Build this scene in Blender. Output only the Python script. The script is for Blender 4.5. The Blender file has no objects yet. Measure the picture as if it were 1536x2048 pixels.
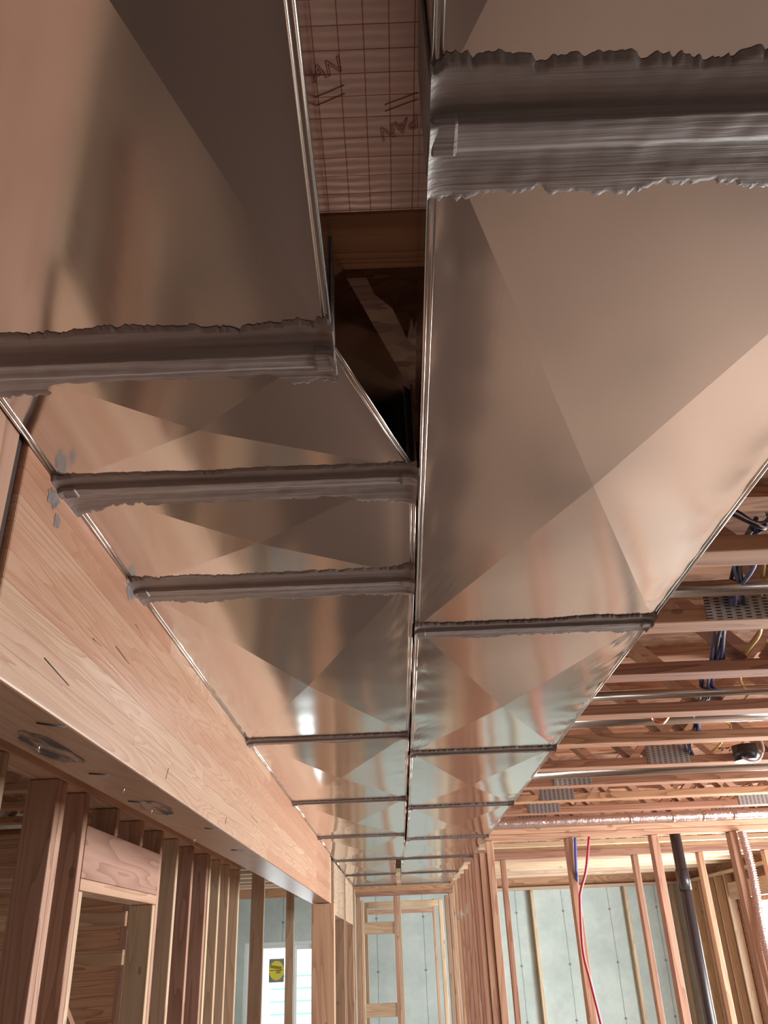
import bpy, bmesh, math, random
from mathutils import Vector, Matrix, noise
random.seed(7)
scene = bpy.context.scene
COL = scene.collection

# ------------------------------------------------------------------ frame of the place
# All places below are written in units of U metres measured from the eye of the camera:
# x to the right, y along the hallway, z up from eye height.
U = 0.6
EYE = 1.75
def W(x, y, z): return Vector((x * U, y * U, EYE + z * U))
FLOOR = -EYE / U

# ------------------------------------------------------------------ camera
cam_d = bpy.data.cameras.new('camera'); cam = bpy.data.objects.new('camera', cam_d); COL.objects.link(cam)
cam_d.sensor_fit = 'VERTICAL'; cam_d.sensor_height = 36.0; cam_d.lens = 36.0 * 1652.0 / 2048.0
cam_d.clip_start = 0.02; cam_d.clip_end = 200
RX = ((0.99917293, -0.04064943, 0.00104014), (0.0181708, 0.46923406, 0.88288687), (-0.03637691, -0.88213776, 0.4695846))
m = Matrix([[RX[i][0], -RX[i][1], -RX[i][2]] for i in range(3)]).to_4x4()
m.translation = Vector((0, 0, EYE)); cam.matrix_world = m
scene.camera = cam

# ------------------------------------------------------------------ view, world
vs = scene.view_settings
vs.view_transform = 'Standard'; vs.look = 'None'; vs.gamma = 1.0; vs.use_curve_mapping = False
vs.exposure = 0.35
wd = bpy.data.worlds.new('sky'); scene.world = wd; wd.use_nodes = True
bgn = wd.node_tree.nodes['Background']; bgn.inputs[0].default_value = (0.86, 0.95, 1.0, 1); bgn.inputs[1].default_value = 1.7

# ------------------------------------------------------------------ large lights: daylight through the openings, plus an added fill lamp
def area(name, loc, rot, sx, sy, power, colr):
    l = bpy.data.lights.new(name, 'AREA'); l.shape = 'RECTANGLE'; l.size = sx; l.size_y = sy
    l.energy = power; l.color = colr
    o = bpy.data.objects.new(name, l); COL.objects.link(o); o.location = loc; o.rotation_euler = rot
    return o
RWX = 6.3                                      # right outer wall
RWIN = [(-3.2, -2.0), (2.0, 4.6), (6.0, 9.6), (12.3, 16.2)]   # window openings along it (y ranges)
RWZ = (-1.75, 0.55)
for i, (a, b) in enumerate(RWIN):
    area('daylight_and_fill', W(RWX + 0.05, (a + b) / 2, (RWZ[0] + RWZ[1]) / 2), (0, math.radians(90), 0),
         (RWZ[1] - RWZ[0]) * U * .96, (b - a) * U * .96, (4, 20, 165, 200)[i], ((1.0, .95, .90), (1, .95, .9), (1, .95, .9), (.93, 1, 1))[i])
area('daylight_and_fill', W(0.6, -4.9, -1.1), (math.radians(-90), 0, math.radians(180)), 2.6 * U, 2.2 * U, 3, (1.0, 0.93, 0.88))  # unseen fill lamp added behind the camera, where the wall is closed
area('daylight_and_fill', W(-2.54, 19.85, -.9), (math.radians(-90), 0, 0), 1.4 * U, 2.2 * U, 12, (.88, .97, 1.0))

# ------------------------------------------------------------------ materials
def mat(name):
    mt = bpy.data.materials.new(name); mt.use_nodes = True
    nt = mt.node_tree; b = nt.nodes['Principled BSDF']
    return mt, nt, b
def N(nt, t, **k):
    n = nt.nodes.new(t)
    for a, v in k.items(): setattr(n, a, v)
    return n
def L(nt, a, b): nt.links.new(a, b)
def mth(nt, op, a, b=None, c=None):
    n = N(nt, 'ShaderNodeMath', operation=op)
    for i, v in enumerate((a, b, c)):
        if v is None: continue
        if isinstance(v, (int, float)): n.inputs[i].default_value = v
        else: L(nt, v, n.inputs[i])
    return n.outputs[0]
def mix(nt, f, a, b, bt='MIX'):
    n = N(nt, 'ShaderNodeMix', data_type='RGBA', blend_type=bt)
    for s, v in ((n.inputs[0], f), (n.inputs[6], a), (n.inputs[7], b)):
        if isinstance(v, (int, float)): s.default_value = v
        elif isinstance(v, tuple): s.default_value = (*v, 1) if len(v) == 3 else v
        else: L(nt, v, s)
    return n.outputs[2]
def ramp(nt, f, stops):
    r = N(nt, 'ShaderNodeValToRGB'); L(nt, f, r.inputs[0])
    e = r.color_ramp.elements
    while len(e) < len(stops): e.new(0.5)
    for i, (p, c) in enumerate(stops):
        e[i].position = p; e[i].color = (*c, 1) if len(c) == 3 else c
    return r.outputs[0]
def coords(nt, scale, seeded=True):
    tc = N(nt, 'ShaderNodeTexCoord'); mp = N(nt, 'ShaderNodeMapping'); mp.inputs['Scale'].default_value = scale
    if seeded:
        oi = N(nt, 'ShaderNodeObjectInfo'); va = N(nt, 'ShaderNodeVectorMath', operation='ADD')
        cx = N(nt, 'ShaderNodeCombineXYZ'); r = mth(nt, 'MULTIPLY', oi.outputs['Random'], 37.0)
        for i in range(3): L(nt, r, cx.inputs[i])
        L(nt, tc.outputs['Object'], va.inputs[0]); L(nt, cx.outputs[0], va.inputs[1]); L(nt, va.outputs[0], mp.inputs[0])
    else: L(nt, tc.outputs['Object'], mp.inputs[0])
    return mp.outputs[0], tc
def noise_n(nt, vec, scale, detail=3, rough=.55, dist=0):
    n = N(nt, 'ShaderNodeTexNoise'); L(nt, vec, n.inputs['Vector'])
    n.inputs['Scale'].default_value = scale; n.inputs['Detail'].default_value = detail
    n.inputs['Roughness'].default_value = rough; n.inputs['Distortion'].default_value = dist
    return n.outputs['Fac']
def bump(nt, b, h, strength, dist=.002):
    n = N(nt, 'ShaderNodeBump'); n.inputs['Strength'].default_value = strength; n.inputs['Distance'].default_value = dist
    L(nt, h, n.inputs['Height']); L(nt, n.outputs[0], b.inputs['Normal'])

def wood(name, light, dark, axis, rough=.62, knots=True, rings=9.0, stain=0.0):
    mt, nt, b = mat(name)
    s = [7.0, 7.0, 7.0]; s[axis] = .55
    v, tc = coords(nt, s)
    n1 = noise_n(nt, v, 1.3, 2, .5, .35)
    g = mth(nt, 'FRACT', mth(nt, 'MULTIPLY', n1, rings))
    g = mth(nt, 'POWER', g, 2.2)
    s2 = [90.0, 90.0, 90.0]; s2[axis] = 2.5
    v2, _ = coords(nt, s2)
    n2 = noise_n(nt, v2, 1.0, 3, .6)
    f = mth(nt, 'ADD', mth(nt, 'MULTIPLY', g, .55), mth(nt, 'MULTIPLY', n2, .5))
    c = ramp(nt, f, [(.15, light), (.85, dark)])
    oi = N(nt, 'ShaderNodeObjectInfo')
    hs = N(nt, 'ShaderNodeHueSaturation'); L(nt, c, hs.inputs['Color'])
    L(nt, mth(nt, 'ADD', mth(nt, 'MULTIPLY', oi.outputs['Random'], .36), .82), hs.inputs['Value'])
    L(nt, mth(nt, 'ADD', mth(nt, 'MULTIPLY', oi.outputs['Random'], .018), .491), hs.inputs['Hue'])
    c = hs.outputs[0]
    if knots:
        s3 = [13.0, 13.0, 13.0]; s3[axis] = 6.5
        v3, _ = coords(nt, s3)
        vo = N(nt, 'ShaderNodeTexVoronoi'); L(nt, v3, vo.inputs['Vector']); vo.inputs['Scale'].default_value = .55
        k = mth(nt, 'LESS_THAN', vo.outputs['Distance'], .075)
        c = mix(nt, mth(nt, 'MULTIPLY', k, .5), c, tuple(x * .38 for x in dark))
    L(nt, c, b.inputs['Base Color']); b.inputs['Roughness'].default_value = rough
    bump(nt, b, f, .25, .001)
    return mt
FIR_L, FIR_D = (.60, .365, .255), (.40, .205, .13)
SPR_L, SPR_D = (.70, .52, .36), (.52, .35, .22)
M_STUD = wood('fir_stud', FIR_L, FIR_D, 2)
M_PALE = wood('pale_stud', SPR_L, SPR_D, 2)
M_WX = wood('fir_across', FIR_L, FIR_D, 0)
M_WY = wood('fir_along', FIR_L, FIR_D, 1)
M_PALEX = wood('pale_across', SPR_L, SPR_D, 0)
M_PALEY = wood('pale_along', SPR_L, SPR_D, 1)
M_CHORD = wood('truss_chord', (.54, .285, .17), (.28, .12, .065), 0, .7, True, 14)

def glulam(name):
    mt, nt, b = mat(name)
    v, tc = coords(nt, (1, 1, 1), False)
    sp = N(nt, 'ShaderNodeSeparateXYZ'); L(nt, v, sp.inputs[0])
    lam = mth(nt, 'FLOOR', mth(nt, 'DIVIDE', sp.outputs[2], .038))
    # boards inside a lamination are end-jointed every couple of metres
    wn0 = N(nt, 'ShaderNodeTexWhiteNoise', noise_dimensions='1D'); L(nt, lam, wn0.inputs['W'])
    seg = mth(nt, 'FLOOR', mth(nt, 'ADD', mth(nt, 'DIVIDE', sp.outputs[1], 1.5), mth(nt, 'MULTIPLY', wn0.outputs[0], 9.0)))
    idn = mth(nt, 'ADD', mth(nt, 'MULTIPLY', lam, 13.7), mth(nt, 'MULTIPLY', seg, 5.3))
    wn = N(nt, 'ShaderNodeTexWhiteNoise', noise_dimensions='1D'); L(nt, idn, wn.inputs['W'])
    cv = N(nt, 'ShaderNodeCombineXYZ')
    L(nt, mth(nt, 'MULTIPLY', sp.outputs[0], 5.0), cv.inputs[0])
    L(nt, mth(nt, 'ADD', mth(nt, 'MULTIPLY', sp.outputs[1], .9), mth(nt, 'MULTIPLY', wn.outputs[0], 31.0)), cv.inputs[1])
    L(nt, mth(nt, 'ADD', mth(nt, 'MULTIPLY', sp.outputs[2], 15.0), mth(nt, 'MULTIPLY', idn, 3.1)), cv.inputs[2])
    n1 = noise_n(nt, cv.outputs[0], 1.0, 2, .5, .9)
    g = mth(nt, 'FRACT', mth(nt, 'MULTIPLY', n1, 17.0)); g = mth(nt, 'POWER', g, 2.0)
    v2, _ = coords(nt, (60, 2.2, 130), False); n2 = noise_n(nt, v2, 1, 3)
    f = mth(nt, 'ADD', mth(nt, 'MULTIPLY', g, .5), mth(nt, 'MULTIPLY', n2, .45))
    tone = ramp(nt, wn.outputs[0], [(0, (.52, .28, .185)), (.5, (.62, .38, .255)), (1, (.74, .56, .41))])
    c = mix(nt, mth(nt, 'MULTIPLY', f, 1.0), tone, (.44, .19, .10))
    fr = mth(nt, 'FRACT', mth(nt, 'DIVIDE', sp.outputs[2], .038))
    gl = mth(nt, 'LESS_THAN', fr, .035)
    c = mix(nt, mth(nt, 'MULTIPLY', gl, .6), c, (.3, .15, .09))
    # dark pitch checks
    v4, _ = coords(nt, (4, 3.2, 60), False); n4 = noise_n(nt, v4, 1, 1)
    c = mix(nt, mth(nt, 'MULTIPLY', mth(nt, 'GREATER_THAN', n4, .80), .8), c, (.10, .05, .035))
    L(nt, c, b.inputs['Base Color']); b.inputs['Roughness'].default_value = .36
    bump(nt, b, f, .4, .001)
    return mt
M_GLU = glulam('glulam')

def galv(name, base=(.72, .685, .65), rough=.135, wav=.005):
    mt, nt, b = mat(name)
    b.inputs['Metallic'].default_value = 1.0
    v, tc = coords(nt, (1, 1, 1))
    n0 = noise_n(nt, v, 2.2, 2, .5)
    c = ramp(nt, n0, [(.3, tuple(x * .93 for x in base)), (.7, base)])
    v3, _ = coords(nt, (260, 3, 3)); n3 = noise_n(nt, v3, 1, 2)
    L(nt, c, b.inputs['Base Color'])
    L(nt, mth(nt, 'ADD', mth(nt, 'MULTIPLY', n3, .05), rough - .025), b.inputs['Roughness'])
    v2, _ = coords(nt, (1.0, 1.0, 1)); n2 = noise_n(nt, v2, 3.4, 1, .4)
    bump(nt, b, n2, .5, wav)
    return mt
M_GALV = galv('galvanized')
M_PIPE = galv('pipe_metal', (.8, .77, .74), .22, .0)
M_SEAM = galv('bright_seam', (.88, .84, .80), .2, 0)

def plain(name, c, rough=.5, metal=0, nz=None, bs=.0, scale=(1, 1, 1)):
    mt, nt, b = mat(name)
    b.inputs['Roughness'].default_value = rough; b.inputs['Metallic'].default_value = metal
    if nz:
        v, _ = coords(nt, scale); f = noise_n(nt, v, nz[0], 4, .6)
        L(nt, ramp(nt, f, [(.3, tuple(x * nz[1] for x in c)), (.7, c)]), b.inputs['Base Color'])
        if bs: bump(nt, b, f, bs, .002)
    else: b.inputs['Base Color'].default_value = (*c, 1)
    return mt
M_MASTIC = plain('duct_mastic', (.30, .25, .235), .42, 0, (1, .55), 1.0, (2.2, 75, 60))
M_FLOORSTRIP = plain('floor_dark_strip', (.15, .10, .082), .8, 0, (1.2, .7))
M_SLOTSHADE = plain('slot_shade', (.06, .035, .028), .8)
M_DARKST = plain('mill_stamp', (.10, .075, .065), .7, 0, (1, .5), 0, (40, 8, 8))
for n_ in M_DARKST.node_tree.nodes:
    if n_.type == 'VALTORGB': n_.color_ramp.elements[0].position = .42; n_.color_ramp.elements[1].position = .60; n_.color_ramp.elements[0].color = (.07, .05, .045, 1); n_.color_ramp.elements[1].color = (.46, .27, .18, 1)
M_BLACK = plain('black_plastic', (.035, .03, .035), .32)
M_BLUE = plain('blue_pex', (.10, .12, .50), .4)
M_RED = plain('red_pex', (.50, .03, .07), .4)
M_WBLUE = plain('blue_cable', (.10, .13, .30), .45)
M_WBLK = plain('black_cable', (.03, .03, .045), .4)
M_WYEL = plain('yellow_cable', (.72, .50, .13), .45)
M_WWHT = plain('white_cable', (.75, .74, .80), .4)
M_WHITE = plain('white_plastic', (.8, .82, .82), .4)
M_NOTCH = plain('bright_notch_patch', (.8, .76, .70), .7)
M_YEL = plain('sticker_yellow', (.85, .75, .10), .6)
M_GREY = plain('sticker_grey', (.25, .26, .24), .6)
M_INK = plain('marker_ink', (.03, .03, .03), .5)
M_RINK = plain('red_print', (.40, .04, .04), .5)
M_COPPER = plain('copper', (.85, .42, .25), .3, 1)
M_FLOOR = plain('floor_slab', (.37, .265, .205), .75, 0, (.55, .34), .1, (1, 1, 1))

def osb():
    mt, nt, b = mat('osb'); v, _ = coords(nt, (1, 1, 1), False)
    vo = N(nt, 'ShaderNodeTexVoronoi'); mp = N(nt, 'ShaderNodeMapping'); mp.inputs['Scale'].default_value = (11, 28, 28)
    L(nt, v, mp.inputs[0]); L(nt, mp.outputs[0], vo.inputs['Vector']); vo.inputs['Scale'].default_value = 1.6
    sc = N(nt, 'ShaderNodeSeparateColor'); L(nt, vo.outputs['Color'], sc.inputs[0])
    c = ramp(nt, sc.outputs[0], [(0, (.22, .105, .06)), (.5, (.34, .17, .095)), (1, (.46, .26, .155))])
    L(nt, c, b.inputs['Base Color']); b.inputs['Roughness'].default_value = .7
    bump(nt, b, sc.outputs[0], .3, .002)
    return mt
M_OSB = osb()

def concrete():
    mt, nt, b = mat('cast_concrete'); v, _ = coords(nt, (1, 1, 1), False)
    n1 = noise_n(nt, v, 1.6, 5, .65); n2 = noise_n(nt, v, 14, 3, .6)
    c = ramp(nt, n1, [(.3, (.46, .54, .52)), (.7, (.68, .77, .74))])
    c = mix(nt, mth(nt, 'MULTIPLY', n2, .3), c, (.30, .32, .30))
    sp = N(nt, 'ShaderNodeSeparateXYZ'); L(nt, v, sp.inputs[0])
    # vertical form lines every 0.61 m with tie marks on them
    wob = mth(nt, 'MULTIPLY', mth(nt, 'SUBTRACT', n1, .5), .03)
    fx = mth(nt, 'SUBTRACT', mth(nt, 'FRACT', mth(nt, 'DIVIDE', mth(nt, 'ADD', sp.outputs[0], wob), .61)), .5)
    ln = mth(nt, 'LESS_THAN', mth(nt, 'ABSOLUTE', fx), .008)
    c = mix(nt, mth(nt, 'MULTIPLY', ln, .55), c, (.10, .11, .10))
    fz = mth(nt, 'SUBTRACT', mth(nt, 'FRACT', mth(nt, 'DIVIDE', sp.outputs[2], .61)), .5)
    d = mth(nt, 'SQRT', mth(nt, 'ADD', mth(nt, 'POWER', mth(nt, 'MULTIPLY', fx, .7), 2), mth(nt, 'POWER', mth(nt, 'MULTIPLY', fz, 1.0), 2)))
    c = mix(nt, mth(nt, 'MULTIPLY', mth(nt, 'LESS_THAN', d, .022), .6), c, (.09, .09, .09))
    L(nt, c, b.inputs['Base Color']); b.inputs['Roughness'].default_value = .8
    bump(nt, b, n2, .3, .003)
    return mt
M_CONC = concrete()

def foilgrid():
    mt, nt, b = mat('foil_facing'); v, _ = coords(nt, (1, 1, 1), False)
    sp = N(nt, 'ShaderNodeSeparateXYZ'); L(nt, v, sp.inputs[0])
    n1 = noise_n(nt, v, 9, 2, .5)
    def lines(a):
        f = mth(nt, 'FRACT', mth(nt, 'ADD', mth(nt, 'DIVIDE', a, .0254 * .93), mth(nt, 'MULTIPLY', n1, .07)))
        return mth(nt, 'LESS_THAN', f, .045)
    ln = mth(nt, 'MAXIMUM', lines(sp.outputs[0]), lines(sp.outputs[1]))
    c = mix(nt, mth(nt, 'MULTIPLY', ln, .85), (.88, .70, .64), (.42, .10, .08))
    L(nt, c, b.inputs['Base Color']); b.inputs['Roughness'].default_value = .36
    b.inputs['Metallic'].default_value = .75
    wv = N(nt, 'ShaderNodeTexWave', bands_direction='Y'); L(nt, v, wv.inputs['Vector']); wv.inputs['Scale'].default_value = 30; wv.inputs['Distortion'].default_value = 2
    bump(nt, b, wv.outputs['Fac'], .22, .002)
    return mt
M_FOIL = foilgrid()

def nailplate():
    mt, nt, b = mat('nail_plate'); v, _ = coords(nt, (1, 1, 1), False)
    sp = N(nt, 'ShaderNodeSeparateXYZ'); L(nt, v, sp.inputs[0])
    fx = mth(nt, 'FRACT', mth(nt, 'DIVIDE', sp.outputs[0], .026)); col = mth(nt, 'FLOOR', mth(nt, 'DIVIDE', sp.outputs[0], .026))
    fz = mth(nt, 'FRACT', mth(nt, 'ADD', mth(nt, 'DIVIDE', sp.outputs[2], .0085), mth(nt, 'MULTIPLY', col, .5)))
    s = mth(nt, 'MULTIPLY', mth(nt, 'LESS_THAN', fx, .55), mth(nt, 'LESS_THAN', fz, .42))
    c = mix(nt, s, (.50, .48, .47), (.03, .025, .025))
    L(nt, c, b.inputs['Base Color']); L(nt, mth(nt, 'SUBTRACT', .85, mth(nt, 'MULTIPLY', s, .8)), b.inputs['Metallic'])
    b.inputs['Roughness'].default_value = .42
    return mt
M_PLATE = nailplate()

def flexfoil():
    mt, nt, b = mat('flex_foil'); v, _ = coords(nt, (1, 1, 1))
    n = noise_n(nt, v, 60, 3, .7); b.inputs['Metallic'].default_value = .9
    b.inputs['Base Color'].default_value = (.80, .66, .64, 1); b.inputs['Roughness'].default_value = .22
    bump(nt, b, n, .9, .006)
    return mt
M_FLEX = flexfoil()
def glass():
    mt, nt, b = mat('pane_glass'); b.inputs['Transmission Weight'].default_value = 1; b.inputs['Roughness'].default_value = 0
    b.inputs['IOR'].default_value = 1.02; b.inputs['Base Color'].default_value = (.97, 1, .99, 1)
    return mt
M_GLASS = glass()
def siding():
    mt, nt, b = mat('lap_siding'); v, _ = coords(nt, (1, 1, 1), False)
    sp = N(nt, 'ShaderNodeSeparateXYZ'); L(nt, v, sp.inputs[0])
    f = mth(nt, 'FRACT', mth(nt, 'DIVIDE', sp.outputs[2], .18))
    c = mix(nt, mth(nt, 'LESS_THAN', f, .14), (.9, .95, .95), (.35, .6, .62)); L(nt, c, b.inputs['Base Color'])
    return mt
M_SIDING = siding()

# ------------------------------------------------------------------ building helpers
def bx(bm, x0, x1, y0, y1, z0, z1, bev=.004):
    v = [bm.verts.new(W(x, y, z)) for x in (x0, x1) for y in (y0, y1) for z in (z0, z1)]
    f = [(0, 1, 3, 2), (4, 6, 7, 5), (0, 4, 5, 1), (2, 3, 7, 6), (0, 2, 6, 4), (1, 5, 7, 3)]
    fs = [bm.faces.new([v[i] for i in q]) for q in f]
    if bev:
        es = {e for q in fs for e in q.edges}
        bmesh.ops.bevel(bm, geom=list(es), offset=bev * U, segments=2, profile=.5, affect='EDGES')
def slanted(bm, p, q, w, t, across):
    """a board from p to q (unit coordinates), w wide in the plane, t thick along `across`"""
    P, Q = W(*p), W(*q); d = (Q - P).normalized(); a = Vector(across).normalized(); n = d.cross(a).normalized()
    w *= U / 2; t *= U / 2
    v = []
    for c in (P, Q):
        for s, r in ((-1, -1), (1, -1), (1, 1), (-1, 1)):
            v.append(bm.verts.new(c + n * (w * s) + a * (t * r)))
    for q4 in ((0, 1, 2, 3), (7, 6, 5, 4), (0, 4, 5, 1), (1, 5, 6, 2), (2, 6, 7, 3), (3, 7, 4, 0)):
        bm.faces.new([v[i] for i in q4])
    bmesh.ops.recalc_face_normals(bm, faces=bm.faces[:])
def tube(bm, pts, r, seg=10, ribs=None):
    """pts in unit coordinates; r in unit; ribs(t)->scale"""
    P = [W(*p) for p in pts]; rings = []
    up = Vector((0.13, 0.21, 1)).normalized()
    for i, p in enumerate(P):
        d = (P[min(i + 1, len(P) - 1)] - P[max(i - 1, 0)]).normalized()
        a = d.cross(up if abs(d.dot(up)) < .9 else Vector((1, 0, 0))).normalized(); b = d.cross(a)
        rr = r * U * (ribs(i) if ribs else 1)
        rings.append([bm.verts.new(p + a * (rr * math.cos(k * 2 * math.pi / seg)) + b * (rr * math.sin(k * 2 * math.pi / seg))) for k in range(seg)])
    for A, B in zip(rings, rings[1:]):
        for k in range(seg):
            f = bm.faces.new([A[k], A[(k + 1) % seg], B[(k + 1) % seg], B[k]]); f.smooth = True
    bm.faces.new(rings[0][::-1]); bm.faces.new(rings[-1])
    bmesh.ops.recalc_face_normals(bm, faces=bm.faces[:])
def smooth_path(pts, n=8):
    out = []; P = [Vector(p) for p in pts]
    for i in range(len(P) - 1):
        p0, p1, p2, p3 = P[max(i - 1, 0)], P[i], P[i + 1], P[min(i + 2, len(P) - 1)]
        for k in range(n):
            t = k / n
            out.append(tuple(.5 * ((2 * p1) + (p2 - p0) * t + (2 * p0 - 5 * p1 + 4 * p2 - p3) * t * t + (3 * p1 - p0 - 3 * p2 + p3) * t ** 3)))
    out.append(tuple(P[-1])); return out
def obj(name, bm, material, parent=None, origin=None):
    """link bm (vertices in world space) as one object whose origin is at its base"""
    me = bpy.data.meshes.new(name)
    if origin is None and parent is None:
        xs = [v.co for v in bm.verts]
        origin = Vector((sum(v.x for v in xs) / len(xs), sum(v.y for v in xs) / len(xs), min(v.z for v in xs)))
    if parent is not None:
        pw = Vector(parent.get('_o', (0, 0, 0))); origin = pw
    for v in bm.verts: v.co -= origin
    bm.to_mesh(me); bm.free()
    me.materials.append(material)
    o = bpy.data.objects.new(name, me); COL.objects.link(o)
    if parent is not None: o.parent = parent; o['_o'] = tuple(origin)
    else: o.location = origin; o['_o'] = tuple(origin)
    return o
def tag(o, label=None, cat=None, group=None, kind=None):
    if label: o['label'] = label
    if cat: o['category'] = cat
    if group: o['group'] = group
    if kind: o['kind'] = kind
    return o
def thing(name, origin, label, cat, group=None):
    o = bpy.data.objects.new(name, None); COL.objects.link(o); o.location = W(*origin); o['_o'] = tuple(W(*origin))
    o.empty_display_size = .1
    return tag(o, label, cat, group)
def board(name, b, material, label=None, cat='stud', group=None, parent=None, bev=.006):
    bm = bmesh.new(); bx(bm, *b, bev=bev); o = obj(name, bm, material, parent)
    if parent is None: tag(o, label, cat, group)
    return o

T15, T35 = .0635, .148          # 1.5 in and 3.5 in lumber

# ------------------------------------------------------------------ the setting
def struct(name, boxes, material):
    bm = bmesh.new()
    for b in boxes: bx(bm, *b, bev=0)
    o = obj(name, bm, material, origin=Vector((0, 0, 0))); tag(o, kind='structure'); return o
XL, XR, YF, YB = -5.2, RWX, -5.0, 20.0
CEIL = 1.93
struct('floor', [(XL - .4, XR + .4, YF - .4, YB + .5, FLOOR - .2, FLOOR)], M_FLOOR)
struct('ceiling', [(XL - .4, XR + .4, YF - .4, YB + .5, CEIL, CEIL + .05)], M_OSB)
WX0, WX1, WZ1 = -3.35, -1.75, .27
struct('wall_back', [(XL - .4, WX0, YB, YB + .35, FLOOR, 1.13), (WX1, XR + .4, YB, YB + .35, FLOOR, 1.13),
                     (WX0, WX1, YB, YB + .35, WZ1, 1.13)], M_CONC)
struct('trim_1', [(XL, XR, YB + .0, YB + .3, 1.13, CEIL)], M_CHORD)
struct('gap_shade_panel', [(1.0, 1.06, .47, 2.75, 1.402, CEIL - .07), (-1.06, -1.0, .47, 1.5, 1.402, CEIL - .07)], M_WY)  # unseen panels added above the ducts to keep the gap dark
struct('wall_left', [(XL - .4, XL, YF, YB, FLOOR, CEIL)], M_CONC)
rb = []; y = YF
for a, b in RWIN:
    rb += [(XR, XR + .06, y, a, FLOOR, CEIL), (XR, XR + .06, a, b, FLOOR, RWZ[0]), (XR, XR + .06, a, b, RWZ[1], CEIL)]; y = b
rb.append((XR, XR + .06, y, YB, FLOOR, CEIL))
struct('wall_right', rb, M_OSB)
struct('wall_front', [(XL, XR, YF - .3, YF - .05, FLOOR, CEIL)], M_OSB)

# window in the back wall, left
wf = bmesh.new(); FY = YB + .06
zb = -2.2
def fr(bm, x0, x1, z0, z1, t, y0=FY, y1=FY + .14):
    for b in ((x0, x0 + t, z0, z1), (x1 - t, x1, z0, z1), (x0 + t, x1 - t, z0, z0 + t), (x0 + t, x1 - t, z1 - t, z1)):
        bx(bm, b[0], b[1], y0, y1, b[2], b[3], bev=.008)
fr(wf, WX0, WX1, zb, WZ1, .07)
win = obj('window_1', wf, M_WHITE, origin=Vector((0, 0, 0))); tag(win, kind='structure')
win['_o'] = (0, 0, 0)
s1 = bmesh.new(); fr(s1, WX0 + .07, -2.27, zb + .07, WZ1 - .07, .05, FY + .02, FY + .07); obj('window_sash', s1, M_WHITE, win)
s2 = bmesh.new(); fr(s2, -2.33, WX1 - .07, zb + .07, WZ1 - .07, .09, FY + .075, FY + .13); obj('window_sash', s2, M_WHITE, win)
for a, b, yy in ((WX0 + .12, -2.32, FY + .045), (-2.24, WX1 - .16, FY + .1)):
    g = bmesh.new(); bx(g, a, b, yy, yy + .008, zb + .12, WZ1 - .12, bev=0); obj('window_pane', g, M_GLASS, win)
struct('trim_2', [(WX0, WX1, YB, YB + .35, FLOOR, zb)], M_CONC)

# sticker on the pane
def disc(bm, c, r, ydir, n=40):
    vs_ = [bm.verts.new(W(c[0] + r * math.cos(2 * math.pi * k / n), ydir, c[1] + r * math.sin(2 * math.pi * k / n))) for k in range(n)]
    f = bm.faces.new(vs_); ex = bmesh.ops.extrude_face_region(bm, geom=[f])
    for v in [g for g in ex['geom'] if isinstance(g, bmesh.types.BMVert)]: v.co.y += .0015
    bmesh.ops.recalc_face_normals(bm, faces=bm.faces[:])
st = thing('window_sticker', (-2.67, YB + .10, -.27), 'square grey sticker with a yellow disc and scribble stuck on the window pane', 'sticker')
b_ = bmesh.new(); bx(b_, -2.83, -2.51, YB + .095, YB + .1, -.49, -.05, bev=0); obj('sticker_sheet', b_, M_GREY, st)
b_ = bmesh.new(); disc(b_, (-2.67, -.27), .155, YB + .09); 
for v in b_.verts: v.co.z = EYE + (-.27) * U + (v.co.z - EYE + .27 * U) * 1.18
tag(obj('yellow_disc', b_, M_YEL, st), 'yellow round disc')
b_ = bmesh.new()
tube(b_, [(-2.82, YB + .085, -.27), (-2.52, YB + .085, -.265)], .005, 6)
tube(b_, [(-2.79 + .018 * k, YB + .085, -.2 + (.035 if k % 2 else -.02) - .003 * k) for k in range(14)], .005, 6)
tube(b_, [(-2.67 + .02 * k, YB + .085, -.3 + (.03 if k % 2 else -.03)) for k in range(6)], .004, 6)
tag(obj('marker_scribble', b_, M_INK, st), 'dark handwritten scribble')

board('added_floor_strip', (-1.05, .55, 2.5, 15.8, FLOOR, FLOOR + .008), M_FLOORSTRIP, 'dark brown strip added on the hallway floor, mirrored as a dark band in the ducts', 'floor strip', bev=0)  # unseen dark strip, added to darken the reflections in the ducts

# neighbouring siding outside
o = board('lap_siding_wall', (-3.6, -1.2, 26, 26.2, FLOOR, -.35), M_SIDING, 'pale lap siding of a neighbouring house seen through the right window pane', 'house wall')

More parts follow.
